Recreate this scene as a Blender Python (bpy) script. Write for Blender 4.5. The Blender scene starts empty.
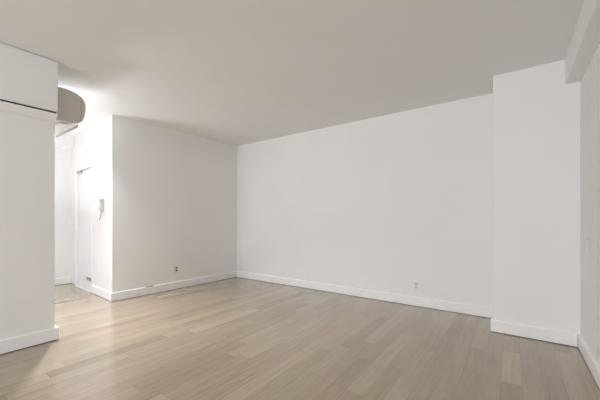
import bpy, bmesh, math, random
from mathutils import Vector, Matrix

S = bpy.context.scene
C = S.collection
PI = math.pi

# ---------------------------------------------------------------- camera
YAW = math.radians(35.55)
cam = bpy.data.cameras.new('camera')
cam.sensor_width = 36.0
cam.lens = 36.0 * 298.0 / 600.0
cam.shift_y = 19.5 / 600.0
cam.clip_start = 0.02
co = bpy.data.objects.new('camera', cam)
C.objects.link(co)
co.location = (0, 0, 1.14)
co.rotation_euler = (PI / 2, 0, YAW)
S.camera = co

# ---------------------------------------------------------------- world, light, exposure
w = bpy.data.worlds.new('world')
S.world = w
w.use_nodes = True
bg = w.node_tree.nodes['Background']
bg.inputs[0].default_value = (0.80, 0.88, 1.0, 1)
bg.inputs[1].default_value = 1.0

def area(name, loc, rot, sx, sy, power, col):
    l = bpy.data.lights.new(name, 'AREA')
    l.shape = 'RECTANGLE'
    l.size, l.size_y = sx, sy
    l.energy = power
    l.color = col
    o = bpy.data.objects.new(name, l)
    C.objects.link(o)
    o.location = loc
    o.rotation_euler = rot
    return o

# daylight entering through the tall window of the wall behind the camera
DAY = (0.93, 0.96, 1.035)
area('window_daylight', (-1.60, -5.48, 1.27), (PI / 2, 0, 0), 1.15, 1.85, 122, DAY)

S.view_settings.view_transform = 'Standard'
S.view_settings.look = 'None'
S.view_settings.exposure = 0.44
S.view_settings.gamma = 1.0
S.view_settings.use_curve_mapping = False
S.cycles.use_denoising = True
S.cycles.max_bounces = 16
S.cycles.diffuse_bounces = 12
S.cycles.glossy_bounces = 6
S.cycles.sample_clamp_indirect = 6.0

# ---------------------------------------------------------------- materials
def mat(name, col, rough=0.5, metal=0.0, bump=0.0, bscale=60.0, mottle=0.0, emit=None, spec=None):
    m = bpy.data.materials.new(name)
    m.use_nodes = True
    nt = m.node_tree
    p = nt.nodes['Principled BSDF']
    p.inputs['Base Color'].default_value = (*col, 1)
    p.inputs['Roughness'].default_value = rough
    p.inputs['Metallic'].default_value = metal
    if spec is not None:
        p.inputs['Specular IOR Level'].default_value = spec
    if emit:
        p.inputs['Emission Color'].default_value = (*emit[0], 1)
        p.inputs['Emission Strength'].default_value = emit[1]
    tc = nt.nodes.new('ShaderNodeTexCoord')
    if mottle:
        n = nt.nodes.new('ShaderNodeTexNoise')
        n.inputs['Scale'].default_value = 1.7
        n.inputs['Detail'].default_value = 5
        nt.links.new(tc.outputs['Object'], n.inputs['Vector'])
        r = nt.nodes.new('ShaderNodeMapRange')
        r.inputs['From Min'].default_value = 0.3
        r.inputs['From Max'].default_value = 0.7
        r.inputs['To Min'].default_value = 1 - mottle
        r.inputs['To Max'].default_value = 1 + mottle
        nt.links.new(n.outputs['Fac'], r.inputs['Value'])
        v = nt.nodes.new('ShaderNodeVectorMath')
        v.operation = 'SCALE'
        v.inputs[0].default_value = col
        nt.links.new(r.outputs['Result'], v.inputs['Scale'])
        nt.links.new(v.outputs['Vector'], p.inputs['Base Color'])
    if bump:
        n2 = nt.nodes.new('ShaderNodeTexNoise')
        n2.inputs['Scale'].default_value = bscale
        n2.inputs['Detail'].default_value = 3
        nt.links.new(tc.outputs['Object'], n2.inputs['Vector'])
        b = nt.nodes.new('ShaderNodeBump')
        b.inputs['Strength'].default_value = bump
        b.inputs['Distance'].default_value = 0.002
        nt.links.new(n2.outputs['Fac'], b.inputs['Height'])
        nt.links.new(b.outputs['Normal'], p.inputs['Normal'])
    return m

WALL = mat('white_wall_paint', (0.84, 0.838, 0.83), 0.6, bump=0.12, bscale=9, mottle=0.012, spec=0.3)
CEIL = mat('ceiling_paint', (0.81, 0.812, 0.81), 0.8, bump=0.1, bscale=14, mottle=0.012, spec=0.2)
TRIM = mat('white_trim_paint', (0.90, 0.90, 0.895), 0.35, spec=0.45)
DOOR = mat('cool_white_door_paint', (0.80, 0.81, 0.85), 0.4)
PLASTIC = mat('white_plastic', (0.80, 0.79, 0.77), 0.35)
ALMOND = mat('painted_plate', (0.76, 0.74, 0.71), 0.4)
TAUPE = mat('taupe_plastic', (0.63, 0.605, 0.555), 0.45, mottle=0.02)
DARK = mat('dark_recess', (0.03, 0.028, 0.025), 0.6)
BROWN = mat('dark_brown_plastic', (0.07, 0.06, 0.05), 0.4)
GREYM = mat('grey_metal', (0.52, 0.52, 0.53), 0.4, 0.6)
VENT = mat('grey_vent', (0.30, 0.305, 0.33), 0.5, 0.2)
CHROME = mat('brushed_steel', (0.6, 0.59, 0.57), 0.3, 1.0)
MARBLE = mat('white_marble', (0.82, 0.82, 0.81), 0.3, mottle=0.03)
GLOW = mat('added_lamp_diffuser', (0.9, 0.9, 0.88), 0.4, emit=((0.97, 0.985, 1.0), 3.0))  # glowing face of the added hall fill light

def glass():
    m = bpy.data.materials.new('window_glass')
    m.use_nodes = True
    p = m.node_tree.nodes['Principled BSDF']
    p.inputs['Base Color'].default_value = (0.95, 0.97, 0.97, 1)
    p.inputs['Roughness'].default_value = 0.02
    p.inputs['Transmission Weight'].default_value = 1.0
    p.inputs['IOR'].default_value = 1.45
    return m
GLASS = glass()

def wood():
    m = bpy.data.materials.new('greige_oak_planks')
    m.use_nodes = True
    nt = m.node_tree
    L = nt.links.new
    p = nt.nodes['Principled BSDF']
    at = nt.nodes.new('ShaderNodeAttribute')
    at.attribute_name = 'tone'
    sep = nt.nodes.new('ShaderNodeSeparateColor')
    L(at.outputs['Color'], sep.inputs[0])
    tc = nt.nodes.new('ShaderNodeTexCoord')
    # per-plank shift so that the grain does not run across joints
    off = nt.nodes.new('ShaderNodeVectorMath'); off.operation = 'SCALE'
    L(at.outputs['Color'], off.inputs[0]); off.inputs['Scale'].default_value = 37.0
    add = nt.nodes.new('ShaderNodeVectorMath'); add.operation = 'ADD'
    L(tc.outputs['Object'], add.inputs[0]); L(off.outputs['Vector'], add.inputs[1])
    mp = nt.nodes.new('ShaderNodeMapping')
    mp.inputs['Scale'].default_value = (22.0, 1.4, 8.0)
    L(add.outputs['Vector'], mp.inputs['Vector'])
    n = nt.nodes.new('ShaderNodeTexNoise')
    n.inputs['Scale'].default_value = 1.6
    n.inputs['Detail'].default_value = 4
    n.inputs['Roughness'].default_value = 0.62
    n.inputs['Distortion'].default_value = 0.2
    L(mp.outputs['Vector'], n.inputs['Vector'])
    mp2 = nt.nodes.new('ShaderNodeMapping')
    mp2.inputs['Scale'].default_value = (150.0, 7.0, 8.0)
    L(add.outputs['Vector'], mp2.inputs['Vector'])
    n2 = nt.nodes.new('ShaderNodeTexNoise')
    n2.inputs['Scale'].default_value = 1.0
    n2.inputs['Detail'].default_value = 4
    L(mp2.outputs['Vector'], n2.inputs['Vector'])
    ramp = nt.nodes.new('ShaderNodeValToRGB')
    e = ramp.color_ramp.elements
    e[0].position, e[0].color = 0.0, (0.190, 0.134, 0.078, 1)
    e[1].position, e[1].color = 1.0, (0.530, 0.435, 0.312, 1)
    k = e.new(0.5); k.color = (0.345, 0.269, 0.180, 1)
    # tone + grain
    m1 = nt.nodes.new('ShaderNodeMath'); m1.operation = 'MULTIPLY_ADD'
    L(n.outputs['Fac'], m1.inputs[0]); m1.inputs[1].default_value = 0.55
    L(sep.outputs[0], m1.inputs[2])
    m2 = nt.nodes.new('ShaderNodeMath'); m2.operation = 'MULTIPLY_ADD'
    L(n2.outputs['Fac'], m2.inputs[0]); m2.inputs[1].default_value = 0.11
    L(m1.outputs[0], m2.inputs[2])
    m3 = nt.nodes.new('ShaderNodeMath'); m3.operation = 'SUBTRACT'
    L(m2.outputs[0], m3.inputs[0]); m3.inputs[1].default_value = 0.330
    L(m3.outputs[0], ramp.inputs['Fac'])
    hs = nt.nodes.new('ShaderNodeHueSaturation')
    hm = nt.nodes.new('ShaderNodeMapRange')
    hm.inputs['To Min'].default_value = 0.492; hm.inputs['To Max'].default_value = 0.516
    L(sep.outputs[1], hm.inputs['Value']); L(hm.outputs['Result'], hs.inputs['Hue'])
    hs.inputs['Saturation'].default_value = 1.0
    L(ramp.outputs['Color'], hs.inputs['Color'])
    L(hs.outputs['Color'], p.inputs['Base Color'])
    rr = nt.nodes.new('ShaderNodeMapRange')
    rr.inputs['To Min'].default_value = 0.17; rr.inputs['To Max'].default_value = 0.27
    L(n2.outputs['Fac'], rr.inputs['Value']); L(rr.outputs['Result'], p.inputs['Roughness'])
    p.inputs['Specular IOR Level'].default_value = 0.75
    p.inputs['Coat Weight'].default_value = 0.6
    p.inputs['Coat Roughness'].default_value = 0.14
    return m
WOOD = wood()

# ---------------------------------------------------------------- helpers
def bx(bm, x0, x1, y0, y1, z0, z1, bev=0.0, seg=2):
    t = bmesh.new()
    bmesh.ops.create_cube(t, size=1.0)
    for v in t.verts:
        v.co = Vector(((x0 + x1) / 2 + v.co.x * (x1 - x0), (y0 + y1) / 2 + v.co.y * (y1 - y0), (z0 + z1) / 2 + v.co.z * (z1 - z0)))
    if bev:
        bmesh.ops.bevel(t, geom=t.edges[:], offset=bev, segments=seg, affect='EDGES', profile=0.5)
    me = bpy.data.meshes.new('tmp'); t.to_mesh(me); t.free()
    bm.from_mesh(me); bpy.data.meshes.remove(me)

def prism(bm, pts, a0, a1, axis):
    """extrude a closed outline (list of 2-tuples) along an axis: 'x' -> pts are (y,z), 'y' -> (x,z), 'z' -> (x,y)"""
    def P(p, a):
        return {'x': (a, p[0], p[1]), 'y': (p[0], a, p[1]), 'z': (p[0], p[1], a)}[axis]
    lo = [bm.verts.new(P(p, a0)) for p in pts]
    hi = [bm.verts.new(P(p, a1)) for p in pts]
    n = len(pts)
    bm.faces.new(lo[::-1]); bm.faces.new(hi)
    for i in range(n):
        bm.faces.new((lo[i], lo[(i + 1) % n], hi[(i + 1) % n], hi[i]))

def cyl(bm, c, r, depth, axis='z', seg=24, r2=None):
    t = bmesh.new()
    bmesh.ops.create_cone(t, cap_ends=True, segments=seg, radius1=r, radius2=r if r2 is None else r2, depth=depth)
    R = {'z': Matrix.Identity(3), 'x': Matrix.Rotation(PI / 2, 3, 'Y'), 'y': Matrix.Rotation(PI / 2, 3, 'X')}[axis]
    for v in t.verts:
        v.co = R @ v.co + Vector(c)
    me = bpy.data.meshes.new('tmp'); t.to_mesh(me); t.free()
    bm.from_mesh(me); bpy.data.meshes.remove(me)

def obj(name, bm, m, parent=None, smooth=False):
    bmesh.ops.recalc_face_normals(bm, faces=bm.faces[:])
    me = bpy.data.meshes.new(name)
    bm.to_mesh(me); bm.free()
    me.materials.append(m)
    if smooth:
        for f in me.polygons:
            f.use_smooth = True
    o = bpy.data.objects.new(name, me)
    C.objects.link(o)
    if parent:
        o.parent = parent
    return o

def struct(name, bm, m, label=None, parent=None, smooth=False):
    o = obj(name, bm, m, parent, smooth)
    if parent is None:
        o['kind'] = 'structure'
        if label:
            o['label'] = label
    return o

def thing(name, label, cat, loc, rz=0.0, group=None):
    o = bpy.data.objects.new(name, None)
    o.empty_display_size = 0.05
    C.objects.link(o)
    o.location = loc
    o.rotation_euler = (0, 0, rz)
    o['label'] = label
    o['category'] = cat
    if group:
        o['group'] = group
    return o

# ---------------------------------------------------------------- dimensions (metres)
H = 2.60                # ceiling
XL, YB = -4.525, 4.09    # left wall face, back wall face
XR = 0.49               # right wall face
XS = -3.53              # near left wall face
YS = 0.945              # its end, where the hall opens
YF = -5.50              # window wall behind the camera
XE = -6.45              # far end of the hall
YC = 1.85               # corner where the left wall meets the hall wall
HS = 0.065              # slope of the hall wall
BH, BT = 0.120, 0.020   # baseboard
LS = 0.060 / 2.24       # the left wall leans in towards the back corner
XB = XL + LS * (YB - YC)
LR = -math.atan(LS)

# ---------------------------------------------------------------- floor
random.seed(11)
PW = 0.12
def build_floor():
    bm = bmesh.new()
    lay = bm.loops.layers.float_color.new('tone')
    fixed = {  # rows (index from x = -0.07) with joints seen in the photograph: list of joints and the tone of the plank that starts there
        0: [(1.35, .36, .3), (2.54, .66, 1.0), (3.14, .42, .35), (4.2, .5, .5)],
        -1: [(2.05, .46, .5), (2.76, .40, .3), (3.55, .5, .4), (4.3, .5, .5)],
        1: [(1.60, .50, .4), (2.60, .45, .3), (3.40, .42, .3), (4.3, .5, .5)],
        -2: [(1.50, .42, .5), (2.55, .42, .4), (3.05, .55, .5), (4.0, .5, .4)],
        -3: [(1.70, .48, .5), (2.60, .50, .7), (3.30, .46, .3), (4.2, .5, .5)],
        -7: [(1.80, .61, .5), (2.99, .50, .5), (3.7, .45, .4)],
        -6: [(1.30, .44, .6), (2.30, .50, .6), (3.25, .52, .5)],
        -8: [(1.55, .40, .3), (2.30, .48, .5), (3.30, .55, .5)],
        -15: [(1.06, .48, .4), (1.75, .62, .5), (2.9, .5, .5)],
        -16: [(.20, .36, .3), (1.06, .36, .4), (1.70, .55, .5), (2.5, .5, .5)],
        -20: [(.25, .5, .5), (.84, .52, .4), (1.80, .5, .5)],
        -23: [(.70, .30, .4), (1.60, .55, .5), (2.6, .5, .5)],
    }
    def plank(x0, x1, y0, y1, tone, hue):
        g, d = 0.0011, 0.0     # narrow dark joint round each plank, flush with it
        rnd = random.random()
        o_ = [bm.verts.new((x, y, -d)) for x, y in ((x0, y0), (x1, y0), (x1, y1), (x0, y1))]
        i_ = [bm.verts.new((x, y, 0.0)) for x, y in ((x0 + g, y0 + g), (x1 - g, y0 + g), (x1 - g, y1 - g), (x0 + g, y1 - g))]
        fs = [bm.faces.new(i_)]
        for k in range(4):
            fs.append(bm.faces.new((o_[k], o_[(k + 1) % 4], i_[(k + 1) % 4], i_[k])))
        for f in fs:
            tn = tone if f is fs[0] else tone - 0.30
            for l in f.loops:
                l[lay] = (tn, hue, rnd, 1)
    k = -55
    while True:
        x0 = -0.07 + k * PW
        x1 = x0 + PW
        if x0 > XR + 0.05:
            break
        if x1 < XL - 0.05:
            lo, hi = -1.10, 2.12
        elif x1 < XS - 0.02:
            lo, hi = -1.10, YB + 0.05
        else:
            lo, hi = YF - 0.05, YB + 0.05
        js = fixed.get(k)
        joints = []
        if js:
            y = js[0][0]
            pre = []
            while y > lo:
                y -= random.uniform(0.5, 1.15)
                pre.append((y, random.gauss(.5, .08), random.random()))
            joints = pre[::-1] + js
            y = joints[-1][0]
        else:
            y = lo - random.uniform(0, 1.0)
            joints = [(y, random.gauss(.5, .08), random.random())]
        while y < hi:
            y += random.uniform(0.5, 1.2)
            joints.append((y, random.gauss(.5, .08), random.random()))
        for (a, t, hh), (b, _, _) in zip(joints, joints[1:]):
            a_, b_ = max(a, lo), min(b, hi)
            if b_ - a_ > 0.01:
                plank(x0, x1, a_, b_, min(max(t, .2), .8), hh)
        k += 1
    o = struct('floor', bm, WOOD, 'greige oak plank floor')
    return o
fl = build_floor()
sb = bmesh.new()
bx(sb, XE - 0.2, XR + 0.2, YF - 0.2, YB + 0.2, -0.12, -0.002)
obj('subfloor', sb, DARK, fl)

# ---------------------------------------------------------------- ceiling
b = bmesh.new(); bx(b, XE - 0.2, XR + 0.2, YF - 0.2, YB + 0.2, H, H + 0.12)
struct('ceiling', b, CEIL, 'plain off-white ceiling')

# ---------------------------------------------------------------- walls
b = bmesh.new(); prism(b, [(XL, YC), (XB, YB), (XL - 0.15, YB), (XL - 0.15, YC + 0.15 * HS)], 0, H, 'z')
struct('wall_left', b, WALL, 'white wall on the left that ends where the hall begins')
b = bmesh.new(); bx(b, XL - 0.15, XR + 0.15, YB, YB + 0.15, 0, H)
struct('wall_back', b, WALL, 'long white back wall')
b = bmesh.new(); bx(b, XR, XR + 0.15, YF - 0.15, YB, 0, H)
struct('wall_right', b, WALL, 'white wall along the right edge')
b = bmesh.new(); bx(b, -0.165, XR, 3.61, YB, 0, H, 0.004, 2)
struct('wall_pillar', b, WALL, 'white pillar standing out from the right end of the back wall')
b = bmesh.new(); bx(b, 0.386, XR, YF, 3.61, 2.37, H, 0.003, 2)
struct('ceiling_beam', b, WALL, 'white beam under the ceiling along the right wall')

# near left wall, with the hall's south wall behind it
b = bmesh.new()
bx(b, XS - 0.13, XS, YF, YS, 0, H)
bx(b, XE, XS - 0.13, YS - 0.13, YS, 2.05, H)      # header over the opening of the added lamp alcove
struct('wall_near_left', b, WALL, 'white wall in the left foreground with a bulkhead at its top')
b = bmesh.new(); bx(b, XE, XS - 0.13, -1.18, -1.05, 0, H)  # alcove added out of view to hold the fill lamps
struct('wall_added_alcove', b, WALL, 'white wall of the unseen alcove added for the hall lamps')
b = bmesh.new(); bx(b, XE - 0.15, XE, -1.18, 2.2, 0, H)
struct('wall_hall_end', b, WALL, 'white wall at the far end of the hall')

# hall wall: built in its own frame, x along the wall (towards the room), y into the wall
HR = -math.atan(HS)
def hall_frame(o):
    o.location = (XL, YC, 0)
    o.rotation_euler = (0, 0, HR)
DX0, DX1, DZ = -1.600, -0.830, 1.985     # door opening
b = bmesh.new()
bx(b, DX1, -0.155, 0, 0.13, 0, H)
bx(b, -2.00, DX0, 0, 0.13, 0, H)
bx(b, DX0, DX1, 0, 0.13, DZ, H)
hall_frame(struct('wall_hall', b, WALL, 'bright white hall wall with a door in it'))

# window wall behind the camera
WX = [(-2.20, -1.00)]
WZ0, WZ1 = 0.25, 2.30
b = bmesh.new()
y0, y1 = YF - 0.15, YF
bx(b, XS - 0.13, WX[0][0], y0, y1, 0, H)
bx(b, WX[0][1], XR + 0.15, y0, y1, 0, H)
for a_, c_ in WX:
    bx(b, a_, c_, y0, y1, 0, WZ0)
    bx(b, a_, c_, y0, y1, WZ1, H)
struct('wall_front', b, WALL, 'white window wall behind the viewpoint')
for i, (a_, c_) in enumerate(WX):
    b = bmesh.new()
    t = 0.05
    ya, yb = YF - 0.13, YF - 0.07
    bx(b, a_, a_ + t, ya, yb, WZ0, WZ1, 0.004); bx(b, c_ - t, c_, ya, yb, WZ0, WZ1, 0.004)
    bx(b, a_ + t, c_ - t, ya, yb, WZ0, WZ0 + t, 0.004); bx(b, a_ + t, c_ - t, ya, yb, WZ1 - t, WZ1, 0.004)
    zm = (WZ0 + WZ1) / 2
    bx(b, a_ + t, c_ - t, ya, yb, zm - 0.025, zm + 0.025, 0.004)
    wo = struct('window_%d' % (i + 1), b, TRIM, 'white framed window behind the viewpoint')
    b = bmesh.new(); bx(b, a_ + t, c_ - t, YF - 0.103, YF - 0.097, WZ0 + t, WZ1 - t)
    obj('pane', b, GLASS, wo)
    b = bmesh.new(); bx(b, a_ - 0.03, c_ + 0.03, YF + 0.0005, YF + 0.06, WZ0 - 0.035, WZ0, 0.006)
    obj('window_sill', b, TRIM, wo)

# ---------------------------------------------------------------- bulkhead over the near left wall
b = bmesh.new(); bx(b, XS, -3.42, YF, YS - 0.006, 2.132, H - 0.006, 0.003, 2)
struct('bulkhead', b, WALL, 'white boxed bulkhead under the ceiling over the near left wall')
b = bmesh.new(); bx(b, XS, -3.436, YF, YS - 0.016, 2.116, 2.132)      # recessed strip, coloured dark for the shade in the gap
struct('trim_1', b, DARK, 'dark strip painted for the shade of the gap under the bulkhead')
b = bmesh.new(); prism(b, [(XS, 2.116), (-3.425, 2.116), (-3.432, 2.106), (-3.492, 2.066), (-3.50, 2.060), (XS, 2.060)], YF, YS - 0.004, 'y')
struct('trim_2', b, TRIM, 'sloping white moulding under the bulkhead')

# soffit at the end of the hall
b = bmesh.new(); bx(b, XE, -6.285, YS, 2.02, 2.383, H, 0.003)
struct('soffit', b, WALL, 'white dropped soffit at the end of the hall')

# ---------------------------------------------------------------- baseboards
def board_pts(flip):       # section: out from the wall, up
    return [(0, 0.008), (BT, 0.008), (BT, BH - 0.005), (BT - 0.005, BH), (0, BH)]
def base_x(name, x0, x1, yface, sgn, label):   # along x, sticks out in sgn*y
    b = bmesh.new(); prism(b, [(yface + sgn * p, q) for p, q in board_pts(0)], x0, x1, 'x')
    return struct(name, b, TRIM, label)
def base_y(name, y0, y1, xface, sgn, label, extra=None):
    b = bmesh.new(); prism(b, [(xface + sgn * p, q) for p, q in board_pts(0)], y0, y1, 'y')
    if extra: extra(b)
    return struct(name, b, TRIM, label)
bl = base_y('baseboard_left', -BT, YB - YC - 0.001, 0, 1, 'white baseboard along the left wall')
bl.location = (XL, YC, 0)
bl.rotation_euler = (0, 0, LR)
base_x('baseboard_back', XB + BT, -0.185, YB, -1, 'white baseboard along the back wall')
base_y('baseboard_right', YF, 3.61, XR, -1, 'white baseboard along the right wall')
b = bmesh.new()
prism(b, [(3.61 - p, q) for p, q in board_pts(0)], -0.185, XR - BT - 0.004, 'x')
prism(b, [(-0.165 - p, q) for p, q in board_pts(0)], 3.61, YB - BT, 'y')
struct('baseboard_pillar', b, TRIM, 'white baseboard around the pillar')
b = bmesh.new()
prism(b, [(XS + p * 1.2, q) for p, q in board_pts(0)], YF, YS + 0.026, 'y')
prism(b, [(YS + p * 1.3, q) for p, q in board_pts(0)], XS - 0.13, XS, 'x')
struct('baseboard_near_left', b, TRIM, 'white baseboard along the near left wall')
base_y('baseboard_hall_end', -1.05, 1.95, XE, 1, 'white baseboard at the end of the hall')
b = bmesh.new()
prism(b, [(-p, q) for p, q in board_pts(0)], DX1 + 0.055, 0.0, 'x')
hall_frame(struct('baseboard_hall', b, TRIM, 'white baseboard of the hall wall beside the door'))
# open caulk joint on top of the left baseboard
b = bmesh.new()
random.seed(4)
y = 2.305 - YC
top, bot = [], []
for i in range(9):
    yy = y + i * 0.015
    top.append((yy, BH + 0.0006 + random.uniform(0.003, 0.0090) * math.sin(PI * (i + .6) / 9.2)))
    bot.append((yy, BH - 0.004))
prism(b, bot + top[::-1], 0.0005, BT - 0.002, 'x')
obj('caulk_crack', b, BROWN, bl)

# ---------------------------------------------------------------- door in the hall
b = bmesh.new()
f = 0.045
for (x0, x1, z0, z1) in ((DX0 - 0.10, DX0 + 0.012, 0, DZ + 0.02), (DX1 - 0.012, DX1 + 0.045, 0, DZ + 0.02), (DX0 + 0.012, DX1 - 0.012, DZ - 0.018, DZ + 0.02)):
    bx(b, x0, x1, -0.012, 0.10, z0, z1, 0.003)
dr = bpy.data.objects.new('door_1', None); C.objects.link(dr); hall_frame(dr)
dr['kind'] = 'structure'; dr['label'] = 'white hall door with a closer at its head and a vent near the floor'
obj('door_frame', b, TRIM, dr)
b = bmesh.new(); bx(b, DX0 + 0.016, DX1 - 0.016, 0.012, 0.055, 0.022, DZ - 0.022, 0.002)
obj('door_panel', b, DOOR, dr)
b = bmesh.new(); bx(b, DX0 + 0.012, DX1 - 0.012, -0.035, 0.10, 0.0005, 0.014, 0.004)
obj('threshold', b, MARBLE, dr)
# closer: body on the panel, slide arm along the head
b = bmesh.new(); bx(b, DX0 + 0.03, DX0 + 0.24, -0.024, 0.0115, 1.915, 1.950, 0.006)
cl = obj('door_closer', b, GREYM, dr)
b = bmesh.new(); bx(b, DX0 + 0.03, DX1 - 0.06, -0.026, -0.008, 1.952, 1.964, 0.003)
obj('closer_arm', b, GREYM, cl)
# vent low in the panel
b = bmesh.new()
bx(b, -1.135, -0.875, 0.004, 0.0115, 0.150, 0.225, 0.002)
ve = obj('door_vent', b, TRIM, dr)
b = bmesh.new()
for i in range(4):
    bx(b, -1.115, -0.895, 0.000, 0.0038, 0.160 + i * 0.0145, 0.1715 + i * 0.0145)
obj('vent_slats', b, VENT, ve)

# ---------------------------------------------------------------- air conditioner on the end of the near left wall
ac = thing('air_conditioner', 'beige wall-mounted air conditioner seen end-on beside the bulkhead, louvre open', 'air conditioner', (-3.56, YS, 2.09))
prof = [(0.0, 2.094), (0.0, 2.413)] + [(0.065, 2.421), (0.105, 2.422), (0.15, 2.414), (0.183, 2.405), (0.213, 2.391), (0.24, 2.37), (0.258, 2.339), (0.265, 2.298), (0.262, 2.251), (0.254, 2.198), (0.24, 2.15), (0.221, 2.126), (0.196, 2.112), (0.15, 2.097), (0.065, 2.096)]
pl = [(a_, z - 2.09) for a_, z in prof]
b = bmesh.new(); prism(b, pl, -0.66, -0.016, 'x')
obj('body', b, PLASTIC, ac)
# end cap: side panel with rounded rim
b = bmesh.new()
cx = sum(p[0] for p in pl) / len(pl); cz = sum(p[1] for p in pl) / len(pl)
rings = []
for x, s in ((-0.016, 1.0), (-0.006, 1.0), (-0.001, 0.985), (0.0, 0.96)):
    rings.append([b.verts.new((x, cx + (p[0] - cx) * s, cz + (p[1] - cz) * s)) for p in pl])
n = len(pl)
for r0, r1 in zip(rings, rings[1:]):
    for i in range(n):
        b.faces.new((r0[i], r0[(i + 1) % n], r1[(i + 1) % n], r1[i]))
b.faces.new(rings[-1]); b.faces.new(rings[0][::-1])
cap = obj('end_cap', b, TAUPE, ac)
cap['label'] = 'taupe side panel'
# seam between the front panel and the side panel
seam = [(0.216, 0.285), (0.222, 0.240), (0.224, 0.180), (0.223, 0.120), (0.218, 0.070), (0.214, 0.040)]
b = bmesh.new()
pts = seam + [(y + 0.003, z) for y, z in seam[::-1]]
prism(b, pts, 0.0001, 0.0008, 'x')
obj('panel_seam', b, mat('seam_shadow_line', (0.25, 0.235, 0.20), 0.6), cap)
# open outlet louvre under the front edge
b = bmesh.new()
prism(b, [(0.198, 0.010), (0.204, 0.008), (0.196, -0.026), (0.191, -0.025)], -0.645, -0.012, 'x')
obj('louver', b, mat('pale_grey_plastic', (0.50, 0.49, 0.47), 0.45), ac)
b = bmesh.new(); bx(b, -0.62, -0.05, 0.06, 0.14, -0.0025, -0.0004)
obj('air_outlet', b, ALMOND, ac)

# ---------------------------------------------------------------- fill lamps, added out of sight to brighten the hall
lm = thing('added_floor_lamp', 'white uplighter added unseen behind the near left wall to light the hall', 'lamp', (-5.25, 0.60, 0))  # added uplight, unseen, lifts the hall walls and ceiling
b = bmesh.new(); cyl(b, (0, 0, 0.0125), 0.12, 0.025, seg=32)
obj('base', b, TRIM, lm)
b = bmesh.new(); cyl(b, (0, 0, 0.49), 0.012, 0.93, seg=16)
obj('pole', b, TRIM, lm)
b = bmesh.new()
bowl = [(0.02, 0.955), (0.09, 0.963), (0.145, 0.985), (0.175, 1.03)]
outer = [[b.verts.new((r_ * math.cos(k * PI / 16), r_ * math.sin(k * PI / 16), z)) for k in range(32)] for r_, z in bowl]
inner = [[b.verts.new((r_ * .97 * math.cos(k * PI / 16), r_ * .97 * math.sin(k * PI / 16), z + 0.008)) for k in range(32)] for r_, z in bowl]
for A_ in (outer, inner):
    for q0, q1 in zip(A_, A_[1:]):
        for k in range(32):
            b.faces.new((q0[k], q0[(k + 1) % 32], q1[(k + 1) % 32], q1[k]))
for k in range(32):
    b.faces.new((outer[-1][k], outer[-1][(k + 1) % 32], inner[-1][(k + 1) % 32], inner[-1][k]))
b.faces.new(outer[0]); b.faces.new(inner[0])
obj('bowl', b, TRIM, lm, smooth=True)
l = bpy.data.lights.new('hall_fill_up', 'AREA'); l.shape = 'DISK'; l.size = 0.28; l.energy = 17.5; l.color = (0.96, 0.98, 1.05)
lo = bpy.data.objects.new('hall_fill_up', l); C.objects.link(lo); lo.parent = lm; lo.location = (0, 0, 1.015); lo.rotation_euler = (PI, 0, 0)

dl = thing('added_downlight', 'small round ceiling fill lamp added unseen behind the air conditioner', 'fill light', (-4.36, 1.34, H))  # added fill light, hidden by the air conditioner, tilted towards the room floor
b = bmesh.new()
ring = [(0.055, -0.0005), (0.090, -0.0005), (0.090, -0.010), (0.084, -0.014), (0.060, -0.014), (0.055, -0.008)]
vs = [[b.verts.new((r_ * math.cos(k * PI / 16), r_ * math.sin(k * PI / 16), z)) for r_, z in ring] for k in range(32)]
for k in range(32):
    for q in range(6):
        b.faces.new((vs[k][q], vs[k][(q + 1) % 6], vs[(k + 1) % 32][(q + 1) % 6], vs[(k + 1) % 32][q]))
obj('trim_ring', b, TRIM, dl, smooth=True)
b = bmesh.new(); cyl(b, (0, 0, -0.004), 0.0545, 0.005, seg=32)
obj('diffuser', b, GLOW, dl)
l = bpy.data.lights.new('hall_fill_down', 'AREA'); l.shape = 'DISK'; l.size = 0.11; l.energy = 19.5; l.color = (0.965, 0.98, 1.05); l.spread = math.radians(102)
lo = bpy.data.objects.new('hall_fill_down', l); C.objects.link(lo); lo.parent = dl; lo.location = (0, 0, -0.030); lo.rotation_euler = (0, math.radians(-25), 0)

pn = thing('added_panel_lamp', 'flat ceiling panel lamp added unseen in the alcove to brighten the hall', 'fill light', (-4.8, 0.40, H))  # added fill panel in the alcove, out of view
b = bmesh.new()
for (x0, x1, y0, y1) in ((-0.84, -0.80, -0.34, 0.34), (0.80, 0.84, -0.34, 0.34), (-0.80, 0.80, -0.34, -0.30), (-0.80, 0.80, 0.30, 0.34)):
    bx(b, x0, x1, y0, y1, -0.040, -0.0005, 0.003)
obj('lamp_frame', b, TRIM, pn)
b = bmesh.new(); bx(b, -0.799, 0.799, -0.299, 0.299, -0.030, -0.020)
obj('diffuser', b, TRIM, pn)
l = bpy.data.lights.new('alcove_fill', 'AREA'); l.shape = 'RECTANGLE'; l.size = 1.58; l.size_y = 0.58; l.energy = 25; l.color = (0.965, 0.98, 1.05)
lo = bpy.data.objects.new('alcove_fill', l); C.objects.link(lo); lo.parent = pn; lo.location = (0, 0, -0.034)

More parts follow.
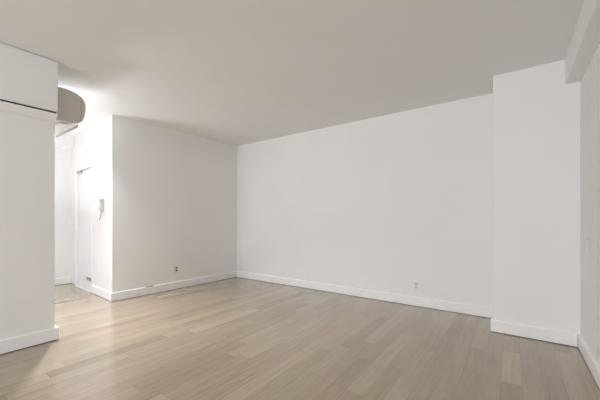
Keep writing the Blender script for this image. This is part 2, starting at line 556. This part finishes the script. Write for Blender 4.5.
# ---------------------------------------------------------------- intercom on the hall wall
ic = thing('intercom', 'white intercom handset with a hanging cord on the bright hall wall', 'intercom', (0, 0, 0), HR)
ic.location = Vector((XL, YC, 0)) + Matrix.Rotation(HR, 3, 'Z') @ Vector((-0.352, 0, 1.255))
b = bmesh.new(); bx(b, -0.045, 0.045, -0.022, -0.0005, 0, 0.185, 0.006)
ICP = mat('intercom_plastic', (0.66, 0.655, 0.64), 0.4)
obj('base_plate', b, ICP, ic)
b = bmesh.new()
hp = [(-0.023, 0.010), (-0.052, 0.004), (-0.060, 0.020), (-0.056, 0.045), (-0.046, 0.06), (-0.046, 0.125), (-0.056, 0.140), (-0.060, 0.165), (-0.052, 0.184), (-0.023, 0.178)]
prism(b, hp, -0.002, 0.040, 'x')
obj('handset', b, ICP, ic)
b = bmesh.new(); bx(b, -0.036, -0.012, -0.0250, -0.0222, 0.03, 0.15, 0.001)
obj('speaker_grille', b, GREYM, ic)
# coiled cord: a loop hanging from the handset's foot
cu = bpy.data.curves.new('cord', 'CURVE'); cu.dimensions = '3D'; cu.bevel_depth = 0.0028; cu.bevel_resolution = 2
sp = cu.splines.new('POLY')
path = []
N = 120
for i in range(N + 1):
    t = i / N
    x = 0.020 - 0.080 * t + 0.012 * math.sin(PI * t)
    z = 0.006 - 0.120 * t
    path.append((x + 0.006 * math.cos(t * 2 * PI * 14), -0.030 + 0.006 * math.sin(t * 2 * PI * 14), z))
sp.points.add(N)
for q, p_ in zip(sp.points, path):
    q.co = (*p_, 1)
tmp = bpy.data.objects.new('tmp', cu); C.objects.link(tmp)
dg = bpy.context.evaluated_depsgraph_get()
me = bpy.data.meshes.new_from_object(tmp.evaluated_get(dg))
bpy.data.objects.remove(tmp)
cd = bpy.data.objects.new('cord', me); me.materials.clear(); me.materials.append(mat('cord_plastic', (0.55, 0.54, 0.52), 0.5)); C.objects.link(cd); cd.parent = ic

# ---------------------------------------------------------------- outlets and switch
def outlet(loc, rz, label, plate_mat, face_mat, slot_mat, sc=1.0):
    """local frame: x along the wall, -y out of the wall, centre at the origin"""
    t = thing('power_outlet', label, 'outlet', loc, rz, 'wall outlets')
    b = bmesh.new(); bx(b, -0.036, 0.036, -0.006, -0.0003, -0.059, 0.059, 0.003)
    obj('plate', b, plate_mat, t)
    for z in (0.021, -0.021):
        b = bmesh.new()
        pts = [(0.017 * math.cos(k * PI / 12), z + max(-0.0135, min(0.0135, 0.017 * math.sin(k * PI / 12)))) for k in range(24)]
        prism(b, pts, -0.0085, -0.0062, 'y')
        r = obj('receptacle', b, face_mat, t)
        b = bmesh.new()
        bx(b, -0.0085, -0.0055, -0.0090, -0.0087, z - 0.001, z + 0.008)
        bx(b, 0.0055, 0.0085, -0.0090, -0.0087, z - 0.001, z + 0.008)
        cyl(b, (0, -0.0089, z - 0.008), 0.0028, 0.0003, 'y', 12)
        obj('slots', b, slot_mat, r)
    b = bmesh.new(); cyl(b, (0, -0.0066, 0), 0.003, 0.001, 'y', 12)
    obj('screw', b, CHROME, t)
    return t
outlet((XL + LS * (2.80 - YC), 2.80, 0.325), PI / 2 + LR, 'power outlet with dark sockets low on the left wall', ALMOND, BROWN, DARK)
outlet((-1.035, YB, 0.268), 0, 'white power outlet low on the long back wall', PLASTIC, mat('grey_receptacle', (0.66, 0.65, 0.64), 0.4), DARK)

t = thing('light_switch', 'white blank-faced switch plate on the right wall beside the pillar', 'switch', (XR, 3.345, 0.93), -PI / 2)
b = bmesh.new(); bx(b, -0.040, 0.040, -0.007, -0.0003, -0.06, 0.06, 0.003)
obj('plate', b, WALL, t)
b = bmesh.new(); bx(b, -0.016, 0.016, -0.0115, -0.0072, -0.033, 0.033, 0.002)
obj('rocker', b, ALMOND, t)
for z in (0.048, -0.048):
    b = bmesh.new(); cyl(b, (0, -0.0076, z), 0.003, 0.001, 'y', 12)
    obj('screw', b, CHROME, t)
